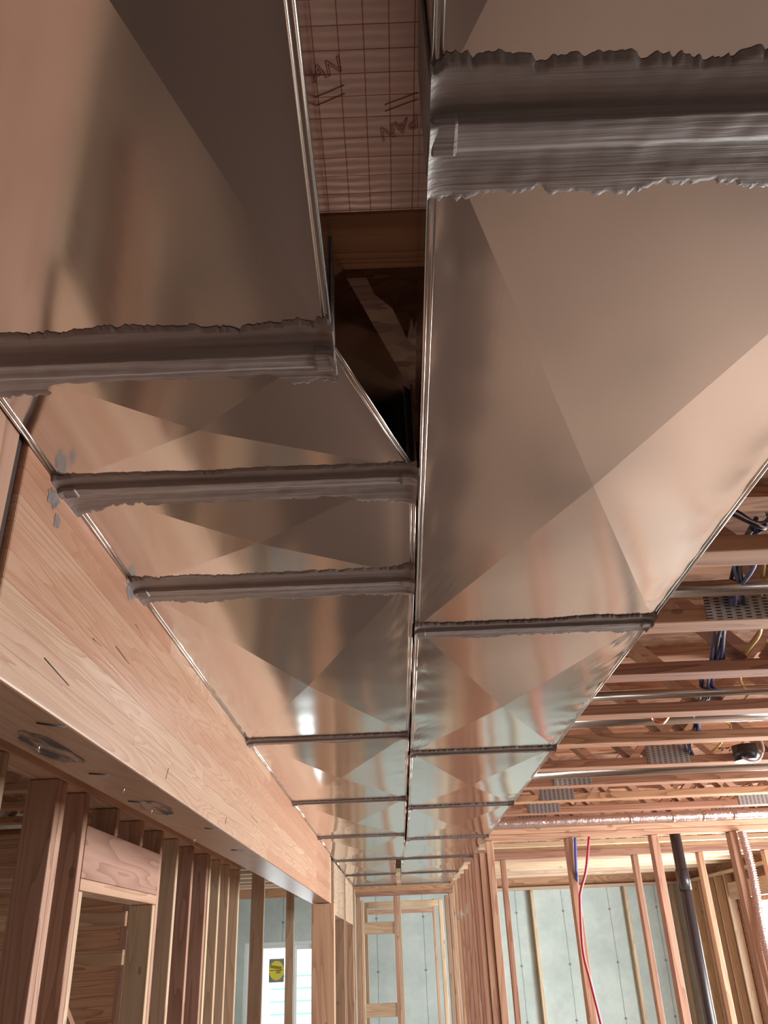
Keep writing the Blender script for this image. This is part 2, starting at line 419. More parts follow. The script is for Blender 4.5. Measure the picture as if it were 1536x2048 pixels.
# ------------------------------------------------------------------ floor trusses
TY = [.31, 1.13, 1.94, 2.76, 3.51, 4.30, 5.15, 5.97, 6.86, 7.70, 8.54, 9.38] + [10.22 + .84 * k for k in range(11)]
ZB = 1.25
def make_truss(y):
    r = thing('floor_truss', (0, y, ZB), '', 'truss', 'floor trusses over the hallway and rooms')
    b = bmesh.new(); bx(b, XL, XR, y, y + T35, ZB, ZB + T15, bev=.006); obj('bottom_chord', b, M_CHORD, r)
    b = bmesh.new(); bx(b, XL, XR, y, y + T35, CEIL - T15, CEIL, bev=0); obj('top_chord', b, M_CHORD, r)
    zt, zb_ = CEIL - T15, ZB + T15
    x = XL + .3; k = 0
    while x < XR - 1.2:
        b = bmesh.new()
        slanted(b, (x + .06, y + T35 / 2, zb_ + .03), (x + .55, y + T35 / 2, zt - .03), T15, T35 * .96, (0, 1, 0))
        obj('web', b, M_WX, r)
        b = bmesh.new()
        slanted(b, (x + .60, y + T35 / 2, zt - .03), (x + 1.09, y + T35 / 2, zb_ + .03), T15, T35 * .96, (0, 1, 0))
        obj('web', b, M_WX, r)
        x += 1.15; k += 1
    for px in (1.43, 3.7, -1.7):
        b = bmesh.new(); bx(b, px, px + .34, y - .005, y, ZB + .004, ZB + .15, bev=0)
        obj('nail_plate', b, M_PLATE, r)['px'] = px
    return r
def copy_tree(o, parent=None):
    c = o.copy(); COL.objects.link(c)
    if parent: c.parent = parent
    for ch in o.children: copy_tree(ch, c)
    return c
tr0 = make_truss(TY[1])
ordn = ['first', 'second', 'third', 'fourth', 'fifth', 'sixth', 'seventh', 'eighth', 'ninth', 'tenth', 'eleventh', 'twelfth',
        'thirteenth', 'fourteenth', 'fifteenth', 'sixteenth', 'seventeenth', 'eighteenth', 'nineteenth', 'twentieth', 'twenty-first', 'twenty-second', 'twenty-third']
daylit_chord = [c for c in tr0.children if c.name.startswith('bottom_chord')][0].data.copy(); daylit_chord.materials.clear(); daylit_chord.materials.append(M_PALEX)
for i, yy in enumerate(TY):
    t = tr0 if i == 1 else copy_tree(tr0)
    t.location = W(0, yy, ZB)
    if i == 2:      # the bay over the gap between the ducts has no webs crossing it
        for ch in [c for c in t.children if c.name.startswith('web')]:
            if abs(sum(v.co.x for v in ch.data.vertices) / len(ch.data.vertices)) < .42 * U: bpy.data.objects.remove(ch)
    if 4.2 < yy < 7.0:
        for ch in [c for c in t.children if c.name.startswith('nail_plate')]:
            if yy > 6.5 and ch.get('px') == 1.43: ch.location.x += .62 * U
            else: bpy.data.objects.remove(ch)
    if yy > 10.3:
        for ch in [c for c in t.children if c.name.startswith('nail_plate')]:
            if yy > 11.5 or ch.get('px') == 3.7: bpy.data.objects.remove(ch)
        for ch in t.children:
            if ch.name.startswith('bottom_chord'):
                ch.data = daylit_chord  # paler wood stands in for daylight falling on the far chords
    if i == 0: lb = 'wooden floor truss resting above the foil insulation, nearest the viewer'
    elif i == 1: lb = 'dark wooden floor truss seen in the gap right beyond the foil insulation'
    elif yy < 10.3: lb = 'wooden open-web floor truss, %s counting away from the foil insulation' % ordn[i - 1]
    else: lb = 'far wooden floor truss, %s one beyond the near partition top plate' % ordn[i - 12]
    tag(t, lb)

# ------------------------------------------------------------------ glulam beam on the left
BX = -.762
bt = thing('glulam_beam', (-.87, 5.8, .497), 'long laminated wood beam running beside the left duct, dark mill stamps underneath', 'beam')
b = bmesh.new(); bx(b, -.965, BX, 1.5, 10.12, .497, 1.235, bev=.006); obj('beam_body', b, M_GLU, bt)
def smudge(x0, x1, y0, y1, z, seed):
    b = bmesh.new(); n = 26; R = []
    for k in range(n):
        a = 2 * math.pi * k / n; r = 1 + .35 * noise.noise(Vector((math.cos(a) * 2, math.sin(a) * 2, seed)))
        R.append(b.verts.new(W((x0 + x1) / 2 + (x1 - x0) / 2 * r * math.cos(a), (y0 + y1) / 2 + (y1 - y0) / 2 * r * math.sin(a), z)))
    b.faces.new(R); return b
tag(obj('mill_stamp', smudge(-.93, -.84, 1.98, 2.35, .4955, 1.3), M_DARKST, bt), 'dark smeared ink stamp')
tag(obj('mill_stamp', smudge(-.92, -.83, 3.02, 3.35, .4955, 4.1), M_DARKST, bt), 'dark smeared ink stamp')
b = bmesh.new()
for (x, y) in ((-.9, 2.12), (-.87, 2.75), (-.9, 3.2), (-.94, 4.1)):
    tube(b, [(x, y, .494), (x - .008, y + .02, .484)], .0025, 6)
obj('staple', b, M_SEAM, bt)
b = bmesh.new()
for (x, y, dy) in ((-.82, 1.9, .05), (-.9, 2.5, .03), (-.82, 3.75, .07), (-.86, 4.6, .08), (-.93, 3.0, .04)):
    tube(b, [(x, y, .496), (x + .05, y + dy, .496)], .003, 5)
obj('pencil_mark', b, M_INK, bt)
b = bmesh.new()
for (y, z, dy, dz) in ((2.84, .535, .03, .05), (2.2, .78, .16, -.012), (1.75, .60, .2, -.02), (3.9, .53, .02, .035), (2.35, .90, .1, -.01), (4.6, .66, .25, -.01), (2.02, .74, .09, .004)):
    tube(b, [(BX + .0003, y, z), (BX + .0003, y + dy * .8, z + dz * .8)], .0016, 5)
obj('dark_check', b, M_DARKST, bt)

for (yc, zc, dy, dz, sd) in ((1.66, .955, .030, .022, 2.2), (1.70, .915, .016, .02, 5.2), (2.27, .97, .035, .02, 8.1)):
    b = bmesh.new(); n = 22; R = []
    for k in range(n):
        a = 2 * math.pi * k / n; q = 1 + .7 * noise.noise(Vector((math.cos(a) * 2.2, math.sin(a) * 2.2, sd)))
        R.append(b.verts.new(W(BX + .0008, yc + dy * q * math.cos(a), zc + dz * q * math.sin(a))))
    b.faces.new(R); bmesh.ops.recalc_face_normals(b, faces=b.faces[:]); tag(obj('mastic_smear', b, M_MASTIC, bt), 'grey mastic smear on the wood')

# header/post to the left of the seam at the beam's near end and the jack stud under it
board('wall_post', (-.97, BX - .004, .9, 1.465, FLOOR, 1.235), M_STUD, 'reddish vertical wood post at the near end of the laminated beam', 'post')
board('slot_shade_strip', (-.97, BX - .012, 1.467, 1.497, FLOOR, 1.235), M_SLOTSHADE, 'dark strip standing in for the shade in the slot between the post and the laminated beam', 'shade strip')  # dark filler put in for the shade of the open slot
board('jack_stud', (-.965, -.795, 1.50, 1.58, FLOOR, .492), M_PALE, 'pale yellowish jack stud holding up the near end of the laminated beam', 'stud')
board('wall_post', (-.955, -.712, 9.98, 10.14, FLOOR, .490), M_STUD, 'reddish square post under the far end of the laminated beam', 'post')

# ------------------------------------------------------------------ the two duct runs
def duct_section(name, c, label, run, seal=None, dents=0, amp=.023, sgn=1):
    """c = (xl0, xr0, y0, xl1, xr1, y1): near-left/right x at y0, far-left/right x at y1"""
    xl0, xr0, y0, xl1, xr1, y1 = c; zb0, zt = 1.0, 1.235
    r = thing('duct_section', ((xl0 + xr1) / 2, (y0 + y1) / 2, zb0), label, 'air duct', run)
    cor = [Vector((xl0, y0, 0)), Vector((xr0, y0, 0)), Vector((xr1, y1, 0)), Vector((xl1, y1, 0))]
    cen = sum(cor, Vector()) / 4
    b = bmesh.new(); n = 28; mrad = 22
    for s in range(4):
        A, B = cor[s], cor[(s + 1) % 4]; grid = []
        for j in range(mrad + 1):
            t = j / mrad; row = []
            for k in range(n + 1):
                e = A.lerp(B, k / n); p = cen.lerp(e, t)
                flat = .93
                z = zb0 - amp * (1 - min(1, t / flat)) * sgn
                if dents:
                    edge = math.exp(-((1 - t) / .05) ** 2) if t < 1 else 1
                    if s in (1, 3): z += dents * .004 * math.exp(-((1 - t) / .10)) * (1 - math.exp(-((1 - t) / .015) ** 2)) * noise.noise(Vector((p.x * 3, p.y * 14, s * 7.7))) * 2
                row.append(b.verts.new(W(p.x, p.y, z)))
            grid.append(row)
        for j in range(mrad):
            for k in range(n):
                q = [grid[j][k], grid[j][k + 1], grid[j + 1][k + 1], grid[j + 1][k]]
                if j == 0: q = [grid[0][0], grid[1][k + 1], grid[1][k]]
                f = b.faces.new(q[::-1]); f.smooth = True
    # sides and top
    e0 = [W(p.x, p.y, zb0) for p in cor]; e1 = [W(p.x, p.y, zt) for p in cor]
    v0 = [b.verts.new(p) for p in e0]; v1 = [b.verts.new(p) for p in e1]
    for k in range(4): b.faces.new([v0[k], v0[(k + 1) % 4], v1[(k + 1) % 4], v1[k]])
    b.faces.new(v1)
    loose = [v for v in b.verts if not v.link_faces]; bmesh.ops.delete(b, geom=loose, context='VERTS')
    o = obj('duct_panel', b, M_GALV, r)
    # folded lock seams along both bottom corners
    for xa, xb, d in ((xl0, xl1, 1), (xr0, xr1, -1)):
        b = bmesh.new()
        tube(b, [(xa - .001 * d, y0, zb0 - .001), (xb - .001 * d, y1, zb0 - .001)], .0034, 10)
        tube(b, [(xa + .009 * d, y0, zb0 - .0005), (xb + .009 * d, y1, zb0 - .0005)], .0026, 8)
        obj('corner_seam', b, M_SEAM, r)
    if seal:
        wb, wf_, barw, barh, seed = seal
        b = bmesh.new(); nx, ny = 220, 30
        ext = .004; rows = []
        for i in range(nx + 1):
            u = i / nx; x = xl1 - ext + (xr1 - xl1 + 2 * ext) * u
            e = Vector((x * 5.5, seed, 0)); e2 = Vector((x * 38, seed, 3))
            e3 = Vector((x * 120, seed, 5)); yb = y1 - wb * (1 + .4 * noise.noise(e) + .16 * noise.noise(e2) + .14 * noise.noise(e3))
            yf = y1 + barw + wf_ * (1 + .5 * noise.noise(e + Vector((9, 9, 9))) + .14 * noise.noise(e2 + Vector((5, 5, 5))) + .14 * noise.noise(e3))
            row = []
            knots_ = [yb + (y1 - .0015 - yb) * (q / 9) for q in range(10)] + [y1 + barw * q / 7 for q in range(8)] + [y1 + barw + .0015 + (yf - y1 - barw - .0015) * (q / 12) for q in range(13)]
            for j in range(ny + 1):
                v = j / ny; yy = knots_[j]
                prof = .0045 + .0012 * noise.noise(Vector((x * 2.5, yy * 75, seed))) + .0012 * noise.noise(Vector((x * 30, yy * 30, seed)))
                prof += .007 * math.exp(-min(x - xl1, xr1 - x) / .012)
                if v < .03 or v > .97: prof = -.001
                if 10 <= j <= 17:
                    w = (yy - y1) / barw
                    prof += barh * (1 - .35 * w)
                elif j > 17:
                    prof += barh * .25 * math.exp(-(yy - y1 - barw) / .012)
                row.append(b.verts.new(W(x, yy, zb0 - .002 - prof)))
            rows.append(row)
        for i in range(nx):
            for j in range(ny):
                f = b.faces.new([rows[i][j], rows[i][j + 1], rows[i + 1][j + 1], rows[i + 1][j]]); f.smooth = True
        bmesh.ops.recalc_face_normals(b, faces=b.faces[:])
        if b.faces[0].normal.z > 0: bmesh.ops.reverse_faces(b, faces=b.faces[:])
        tag(obj('joint_sealant', b, M_MASTIC, r), 'brushed grey mastic over the raised joint')
        # cleats up both sides of the joint, also coated
        for xx, d in ((xl1, -1), (xr1, 1)):
            b = bmesh.new()
            bx(b, min(xx, xx + .005 * d), max(xx, xx + .005 * d), y1 - wb * .6, y1 + barw + wf_ * .6, zb0 - .004, zt, bev=.002)
            bx(b, min(xx - .035 * d, xx + .003 * d), max(xx - .035 * d, xx + .003 * d), y1 - .004, y1 + barw + .004, zb0 - barh - .010, zb0 + .05, bev=.005)
            for v in b.verts:
                q = v.co * 40; v.co += noise.noise_vector(q) * .0012
            tag(obj('drive_cleat', b, M_MASTIC, r), 'mastic-smeared side cleat')
    return r
LX = -.757
Lsec = [  # xl0,xr0,y0,xl1,xr1,y1
    ((LX, -.081, -.85, LX, -.083, 1.205), (.065, .075, .05, .015, 1.1), 0, 'wide nearest section of the left sheet metal duct, at the top left'),
    ((LX, -.083, 1.205, LX, .079, 1.675), (.04, .11, .035, .009, 2.3), 0, 'slanting transition section of the left duct where it widens toward the right duct'),
    ((LX, .079, 1.675, LX, .083, 2.30), (.085, .085, .035, .009, 3.7), 0, 'short duct section of the left run just beyond the slanting transition'),
    ((LX, .083, 2.30, LX, .083, 4.37), (.05, .06, .03, .009, 4.1), 1, 'cross-creased duct section of the left run reflecting orange and teal patches'),
    ((LX, .083, 4.37, LX, .082, 6.42), (.05, .05, .028, .009, 5.9), 1, 'left duct section over the middle of the laminated beam, second cross-creased one'),
    ((LX, .082, 6.42, LX, .081, 8.55), (.05, .05, .028, .009, 6.2), 1, 'left duct section over the far half of the laminated beam'),
    ((LX, .081, 8.55, LX, .080, 10.9), (.05, .05, .028, .009, 7.7), 1, 'left duct section above the far end of the laminated beam'),
    ((LX, -.03, 10.93, LX, -.03, 13.1), (.05, .05, .028, .009, 8.8), 1, 'narrower left duct section just past the beam end where the gap opens'),
    ((LX, -.03, 13.1, LX, -.03, 15.3), (.05, .05, .028, .009, 9.1), 1, 'last narrow left duct section before the hallway end frame'),
]
Rsec = [
    ((.088, .93, -1.3, .088, .93, .735), (.075, .085, .05, .015, 11.2), 0, 'nearest section of the right sheet metal duct, at the top right corner'),
    ((.088, .93, .735, .098, .93, 2.76), (.05, .08, .035, .009, 12.5), 1, 'large cross-creased section of the right duct with broad brown and beige reflections'),
    ((.098, .93, 2.76, .102, .93, 4.84), (.05, .05, .03, .010, 13.3), 2, 'dented cross-creased section of the right duct with pale teal reflections'),
    ((.102, .93, 4.84, .107, .93, 6.87), (.05, .05, .028, .009, 14.4), 1, 'right duct section in the middle distance, beyond the dented pale one'),
    ((.107, .93, 6.87, .106, .93, 8.95), (.05, .05, .028, .009, 15.1), 1, 'right duct section whose far end nears the partition top plate'),
    ((.106, .93, 8.95, .05, .93, 10.95), (.05, .05, .028, .009, 16.6), 1, 'tapering right duct section where it enters the hallway'),
    ((.05, .90, 10.98, .05, .88, 13.1), (.05, .05, .028, .009, 17.6), 1, 'right duct section inside the hallway'),
    ((.05, .88, 13.1, .05, .88, 15.3), (.05, .05, .028, .009, 18.3), 1, 'last right duct section before the hallway end frame'),
]
for c, s, d, lb in Lsec: duct_section('duct', c, lb, 'left duct run', s, d)
for c, s, d, lb in Rsec: duct_section('duct', c, lb, 'right duct run', s, d)

# ------------------------------------------------------------------ foil-faced insulation in the gap
ins = thing('foil_insulation', (0, .6, 1.24), 'foil-faced insulation sheet with red grid lines in the gap between the ducts', 'insulation')
b = bmesh.new(); bx(b, -.60, .60, -.6, 1.115, 1.24, 1.247, bev=0); obj('foil_facing', b, M_FOIL, ins)
def outline_text(txt, loc, size, rot, parent, name):
    cu = bpy.data.curves.new(name, 'FONT'); cu.body = txt; cu.size = size * U; cu.fill_mode = 'NONE'; cu.bevel_depth = .0003; cu.bevel_resolution = 0
    cu.resolution_u = 3; cu.shear = .25; cu.align_x = 'CENTER'
    to = bpy.data.objects.new('tmp_text', cu); COL.objects.link(to)
    bpy.context.view_layer.update()
    me = bpy.data.meshes.new_from_object(to.evaluated_get(bpy.context.evaluated_depsgraph_get()))
    bpy.data.objects.remove(to)
    M = Matrix.Translation(W(*loc)) @ Matrix.Rotation(rot, 4, 'Z') @ Matrix.Rotation(math.pi, 4, 'X')
    M = Matrix.Translation(-Vector(parent['_o'])) @ M
    me.transform(M); me.materials.clear(); me.materials.append(M_RINK)
    o = bpy.data.objects.new(name, me); COL.objects.link(o); o.parent = parent
    return tag(o, 'red printed outline letters')
outline_text('PAN', (-.068, .842, 1.2385), .036, math.radians(-22), ins, 'printed_lettering')
outline_text('PAN', (.052, .925, 1.2385), .036, math.radians(158), ins, 'printed_lettering')
for k in range(2):
    b = bmesh.new(); tube(b, [(-.09, .877 + .015 * k, 1.239), (-.035, .855 + .015 * k, 1.239)], .0006, 5); obj('printed_underline', b, M_RINK, ins)
    b = bmesh.new(); tube(b, [(.03, .905 - .012 * k, 1.239), (.085, .885 - .012 * k, 1.239)], .0006, 5); obj('printed_underline', b, M_RINK, ins)

def panel(name, pts, z, t, m_, lb, cat):
    b = bmesh.new(); lo = [b.verts.new(W(x, y, z + (y - 1.3) * .10)) for x, y in pts]; hi = [b.verts.new(W(x, y, z + t + (y - 1.3) * .10)) for x, y in pts]
    b.faces.new(lo[::-1]); b.faces.new(hi)
    for k in range(len(pts)): b.faces.new([lo[k], lo[(k + 1) % len(pts)], hi[(k + 1) % len(pts)], hi[k]])
    bmesh.ops.recalc_face_normals(b, faces=b.faces[:]); return tag(obj(name, b, m_), lb, cat)
panel('chipboard_scrap', [(-.03, 1.30), (.12, 1.30), (.12, 1.50), (.105, 1.53), (.095, 1.60), (.088, 1.55), (.078, 1.64), (.062, 1.58), (.03, 1.47)], 1.33, .04, M_OSB,
      'splintered reddish chipboard scrap showing in the gap between the ducts', 'wood scrap')
panel('wood_scrap', [(-.03, 1.39), (.0, 1.37), (.055, 1.50), (.05, 1.57), (.0, 1.50)], 1.37, .02, M_CHORD,
      'small wood scrap beside the splintered chipboard in the gap', 'wood scrap')

# ------------------------------------------------------------------ left stud wall, plane x = -1.6
LWX = -1.6; LT = .79
gL = 'studs of the left wall'
board('top_plate', (LWX - T35, LWX, 3.1, 9.15, LT, LT + T15), M_WY, 'brown top plate of the left stud wall behind the laminated beam', 'plate')
board('top_plate', (LWX - T35, LWX, 3.1, 9.15, LT + T15 + .001, LT + 2 * T15), M_WY, 'upper member of the doubled top plate of the left stud wall', 'plate')
def ls(y0, y1, m_, lb, z0=FLOOR, z1=LT - .002, x0=LWX - T35, x1=LWX):
    board('wall_stud', (x0, x1, y0, y1, z0, z1), m_, lb, 'stud', gL)
ls(3.44, 3.50, M_PALE, 'left wall stud nearest the viewer, beside the pale jack stud')
ls(4.06, 4.12, M_STUD, 'left wall stud of the wide bright post left of the door opening')
ls(4.121, 4.185, M_STUD, 'second ply of the wide bright post left of the door opening')
ls(4.455, 4.515, M_STUD, 'full-height king stud left of the boxed door header')
ls(4.52, 4.575, M_PALE, 'jack stud carrying the left end of the boxed door header', FLOOR, .325)
bh = thing('door_header', (LWX - .07, 5.2, .33), 'boxed wooden door header over the opening in the left wall', 'header')
board('header_board', (LWX - T35, LWX + .002, 4.52, 5.98, .385, .635), M_WY, parent=bh, bev=.003)
board('header_bottom_plate', (LWX - T35, LWX + .002, 4.52, 5.98, .328, .383), M_WY, parent=bh, bev=.003)
ls(4.98, 5.04, M_STUD, 'short cripple stud above the door header, left one', .637)
ls(5.50, 5.56, M_STUD, 'short cripple stud above the door header, right one', .637)
ls(5.915, 5.975, M_PALE, 'jack stud carrying the right end of the boxed door header', FLOOR, .326)
ls(5.985, 6.045, M_STUD, 'full-height king stud right of the boxed door header')
for i, (y, mm, lb) in enumerate([(6.45, M_PALE, 'left wall stud with a faint grade stamp, second right of the door header'),
        (6.95, M_STUD, 'pinkish left wall stud in the middle right of the door header'),
        (7.5, M_STUD, 'left wall stud left of the four pale crowded ones'),
        (7.62, M_PALE, 'pale stud, leftmost of the four crowded at the left wall end'),
        (8.05, M_PALE, 'pale stud, second of the four crowded at the left wall end'),
        (8.5, M_PALE, 'pale stud, third of the four crowded at the left wall end'),
        (9.05, M_PALE, 'pale stud, last of the four crowded at the left wall end')]):
    ls(y, y + .06, mm, lb)
board('electrical_box', (LWX - .13, LWX - .04, 7.012, 7.06, .50, .64), M_BLACK, 'dark square box mounted high on a left wall stud', 'box')
# studs across the passage beyond the wall end
ls(10.4, 10.46, M_PALE, 'tall pinkish stud standing left of the bright window', FLOOR, 1.24, -1.69, -1.54)
ls(12.6, 12.66, M_PALE, 'thin stud in front of the bright window', FLOOR, 1.24, -1.56, -1.45)
ls(14.4, 14.47, M_PALE, 'pale stud standing at the left edge of the bright window', FLOOR, 1.24, -2.72, -2.62)

# framing further left, in the dim rooms
b = board('brace_board', (0, .01, 0, .01, 0, .01), M_STUD, 'x', 'brace'); bpy.data.objects.remove(b)
def brace(p, q, w, t, across, m_, lb, name='brace_board', cat='board', group=None):
    b = bmesh.new(); slanted(b, p, q, w, t, across); o = obj(name, b, m_); return tag(o, lb, cat, group)
brace((-3.2, 7.6, .45), (-2.55, 8.3, -1.1), .17, .06, (.3, 1, 0), M_STUD, 'diagonal brace board seen through the left door opening')
brace((-3.0, 5.4, -.1), (-2.2, 5.8, -1.3), .1, .06, (.3, 1, 0), M_STUD, 'diagonal board low at the left edge of the photo')
for k, z in enumerate((.62, .28, -.02)):
    board('blocking_board', (-4.2, -2.4, 8.0 + .02 * k, 8.06 + .02 * k, z, z + .12), M_WX, '%s horizontal board in the dim room left of the stud wall' % ('upper', 'middle', 'lower')[k], 'board')
for k, x in enumerate((-3.95, -3.4, -2.52, -2.38, -2.2)):
    board('wall_stud', (x, x + .07, 8.3, 8.45, FLOOR, 1.24), M_STUD, 'dim stud of the inner room wall, %s from the left' % ordn[k], 'stud', 'studs in the dim left room')
board('sheathing', (-4.9, -2.45, 9.2, 9.24, FLOOR, 1.24), M_CHORD, 'brown sheathing panel closing the dim left room', 'panel')

# ------------------------------------------------------------------ partition on the right, y = 10.4
PY = 10.4
board('top_plate', (.94, XR - .01, PY, PY + T35, 1.10, 1.163), M_WX, 'orange top plate of the near partition on the right', 'plate')
board('top_plate', (.94, XR - .01, PY, PY + T35, 1.165, 1.228), M_WX, 'upper member of the doubled orange partition plate', 'plate')
gP = 'studs of the near partition'
for k, (x, lb) in enumerate([(1.985, 'orange partition stud with the red and blue pipes beside it'),
        (2.985, 'orange partition stud just left of the black drain pipe'),
        (3.91, 'orange partition stud just left of the silver flexible duct'),
        (4.9, 'orange partition stud at the right end of the near partition')]):
    board('wall_stud', (x, x + .085, PY, PY + T35, FLOOR, 1.098), M_STUD, lb, 'stud', gP)
for k, (x, lb) in enumerate([(.868, 'leftmost of the three reddish corner posts at the hallway mouth'),
        (.955, 'middle of the three reddish corner posts at the hallway mouth'),
        (1.042, 'rightmost of the three reddish corner posts at the hallway mouth')]):
    board('corner_post', (x + (.075 if k == 0 else 0), x + .084, PY - .02 * k, PY + T35 - .02 * k, FLOOR, .975 if k < 2 else 1.098), M_STUD, lb, 'post', 'corner posts at the hallway mouth')

# second wall line, y = 13.3
board('top_plate', (1.0, XR - .01, 13.3, 13.3 + T35, 1.14, 1.235), M_WX, 'reddish top plate of the second wall line in the right room', 'plate')
for k, (x, lb) in enumerate([(1.535, 'reddish stud of the second wall line, beside the hallway posts'),
        (3.50, 'reddish stud of the second wall line, left of the black drain pipe'),
        (4.47, 'reddish stud of the second wall line, right of the black drain pipe'),
        (5.45, 'reddish stud of the second wall line, behind the silver flexible duct')]):
    board('wall_stud', (x, x + .075, 13.3, 13.3 + T35, FLOOR, 1.138), M_STUD, lb, 'stud', 'studs of the second wall line')

# furring studs on the concrete wall
board('top_plate', (1.25, XR - .01, YB - .16, YB - .01, 1.075, 1.135), M_PALEX, 'pale top plate of the furring studs against the concrete wall', 'plate')
for k in range(5):
    x = 1.80 + 1.018 * k
    board('furring_stud', (x + 1.0 - .95, x + 1.0 - .95 + T15, YB - .16, YB - .012, FLOOR, 1.073), M_PALE,
          'pale furring stud on the concrete wall, %s from the hallway posts' % ordn[k], 'stud', 'furring studs on the concrete wall')

# framed outer wall on the far right
RX0 = XR - .16
board('top_plate', (RX0, XR - .012, 13.5, YB - .2, 1.06, 1.12), M_PALEY, 'pale top plate of the framed outer wall at the far right', 'plate')
ys = [17.1, 17.6, 18.1, 18.6, 19.1]
for k, y in enumerate(ys):
    board('wall_stud', (RX0, XR - .012, y, y + T15, FLOOR, 1.058), M_PALE, 'pale stud of the framed outer wall, %s past its window' % ordn[k], 'stud', 'studs of the framed outer wall')
board('window_header', (RX0, XR - .012, 13.5, 17.0, .62, .9), M_PALEY, 'pale header board over the bright window at the far right', 'header')

# ------------------------------------------------------------------ hallway beyond the beam
gH = 'studs of the hallway walls'
for k, (y, z0, z1) in enumerate([(10.16, FLOOR, .98), (10.75, FLOOR, .40), (12.7, FLOOR, .98), (13.0, FLOOR, .40), (15.75, FLOOR, .98)]):
    board('wall_stud', (BX - T35, BX - .0, y, y + .07, z0, z1), M_STUD if k % 2 else M_PALE,
          ['pale hallway stud just behind the square post', 'short reddish stud under the first left hallway header', 'pale hallway stud between the two left headers',
           'short reddish stud under the second left hallway header', 'pale last stud on the left hallway side'][k], 'stud', gH)
board('door_header', (BX - T35, BX, 10.75, 12.69, .405, .98), M_PALEY, 'pale header over the first doorway on the left of the hallway', 'header')
board('door_header', (BX - T35, BX, 13.0, 15.0, .405, .98), M_PALEY, 'pale header over the second doorway on the left of the hallway', 'header')
board('wall_stud', (BX - T35, BX, 15.05, 15.12, FLOOR, .98), M_STUD, 'reddish stud beyond the second left hallway header', 'stud', gH)
for k, y in enumerate((10.9, 11.35, 11.8, 12.6, 13.4, 14.2, 15.0, 15.7)):
    board('wall_stud', (.93, .93 + T35, y, y + .07, FLOOR, .98), M_STUD if k != 7 else M_PALE, 'right-hand hallway stud, %s beyond the corner posts' % ordn[k], 'stud', gH)
for (y, z) in ((12.6, .42), (13.9, .40)):  # white triangles put in for the bright notches under the headers
    b = bmesh.new()
    v = [b.verts.new(W(.925, y - .02, z)), b.verts.new(W(.925, y + 1.1, z)), b.verts.new(W(.925, y - .02, z + .12)),
         b.verts.new(W(.928, y - .02, z)), b.verts.new(W(.928, y + 1.1, z)), b.verts.new(W(.928, y - .02, z + .12))]
    b.faces.new([v[0], v[1], v[2]]); b.faces.new([v[5], v[4], v[3]])
    for i, j in ((0, 1), (1, 2), (2, 0)): b.faces.new([v[i], v[i + 3], v[j + 3], v[j]])
    bmesh.ops.recalc_face_normals(b, faces=b.faces[:])
    tag(obj('bright_notch_patch', b, M_NOTCH), 'small white triangle standing in for a bright notch under a hallway header, %s one' % ('nearer' if y < 13 else 'farther'), 'tag')
# end frame at y = 16
EY = 16.0
board('top_plate', (-.76, .95, EY, EY + T35, .87, .935), M_WX, 'reddish top plate of the frame closing the hallway end', 'plate')
def es(x, w, m_, lb, z1=.868, y=EY): board('wall_stud', (x, x + w, y, y + T35, FLOOR, z1), m_, lb, 'stud', 'studs at the hallway end')
es(-.755, .075, M_STUD, 'reddish left stud of the hallway end frame')
es(-.672, .05, M_PALE, 'pale jack stud at the left of the hallway end frame', .8)
es(-.095, .07, M_STUD, 'reddish middle stud of the hallway end frame')
es(-.02, .05, M_PALE, 'pale stud fixed to the middle stud of the hallway end frame')
es(.875, .07, M_STUD, 'reddish right stud of the hallway end frame')
es(.80, .07, M_PALE, 'pale jack stud at the right of the hallway end frame', .84)
board('blocking_board', (-.615, -.10, EY + .02, EY + .08, .27, .46), M_PALEX, 'upper horizontal block between hallway end studs', 'board')
board('blocking_board', (-.615, -.10, EY + .02, EY + .08, -.96, -.76), M_PALEX, 'lower horizontal block between hallway end studs', 'board')
board('door_header', (-.575, .715, EY + .7, EY + .82, .70, .81), M_PALEX, 'pale inner header behind the hallway end frame', 'header')
es(-.64, .06, M_PALE, 'pale stud behind the left hallway end stud', .81, EY + .7)
es(.72, .07, M_PALE, 'pale stud behind the right hallway end stud', .81, EY + .7)
es(.66, .05, M_STUD, 'brown rough-edged stud deep behind the hallway end frame', .9, EY + 2.2)
board('door_header', (-.70, .66, EY + 2.2, EY + 2.3, .66, .74), M_WX, 'brown header deep behind the hallway end frame', 'header')

# ------------------------------------------------------------------ pipes, ducts and cables
def cyl(name, pts, r, m_, lb, cat, group=None, seg=20, parent=None, ribs=None):
    b = bmesh.new(); tube(b, pts, r, seg, ribs); o = obj(name, b, m_, parent)
    if parent is None: tag(o, lb, cat, group)
    return o
cyl('blue_pipe', smooth_path([(2.09, PY - .03, 1.095), (2.055, PY - .03, .75), (2.06, PY + .10, .45), (2.035, PY + .18, .2), (2.03, PY + .18, -1), (2.03, PY + .18, FLOOR)]), .016, M_BLUE, 'blue water pipe hanging beside a partition stud', 'pipe', seg=10)
cyl('red_pipe', smooth_path([(2.247, PY - .07, 1.095), (2.157, PY - .07, .742), (2.069, PY - .07, .536), (2.039, PY - .07, .409), (2.002, PY - .07, -.063), (2.035, PY - .07, -.35), (2.089, PY - .07, -.76), (2.16, PY - .06, -1.4), (2.2, PY - .05, FLOOR)]), .015, M_RED, 'red water pipe crossing in front of a partition stud', 'pipe', seg=10)
dp = thing('drain_pipe', (3.28, PY + .07, FLOOR), 'thick black plastic drain pipe standing in the partition', 'pipe')
cyl('pipe_body', [(3.29, PY + .07, 1.3), (3.29, PY + .07, FLOOR)], .063, M_BLACK, None, None, parent=dp)
cyl('pipe_coupling', [(3.29, PY + .07, .72), (3.29, PY + .07, .5)], .072, M_BLACK, None, None, parent=dp)
fl = []
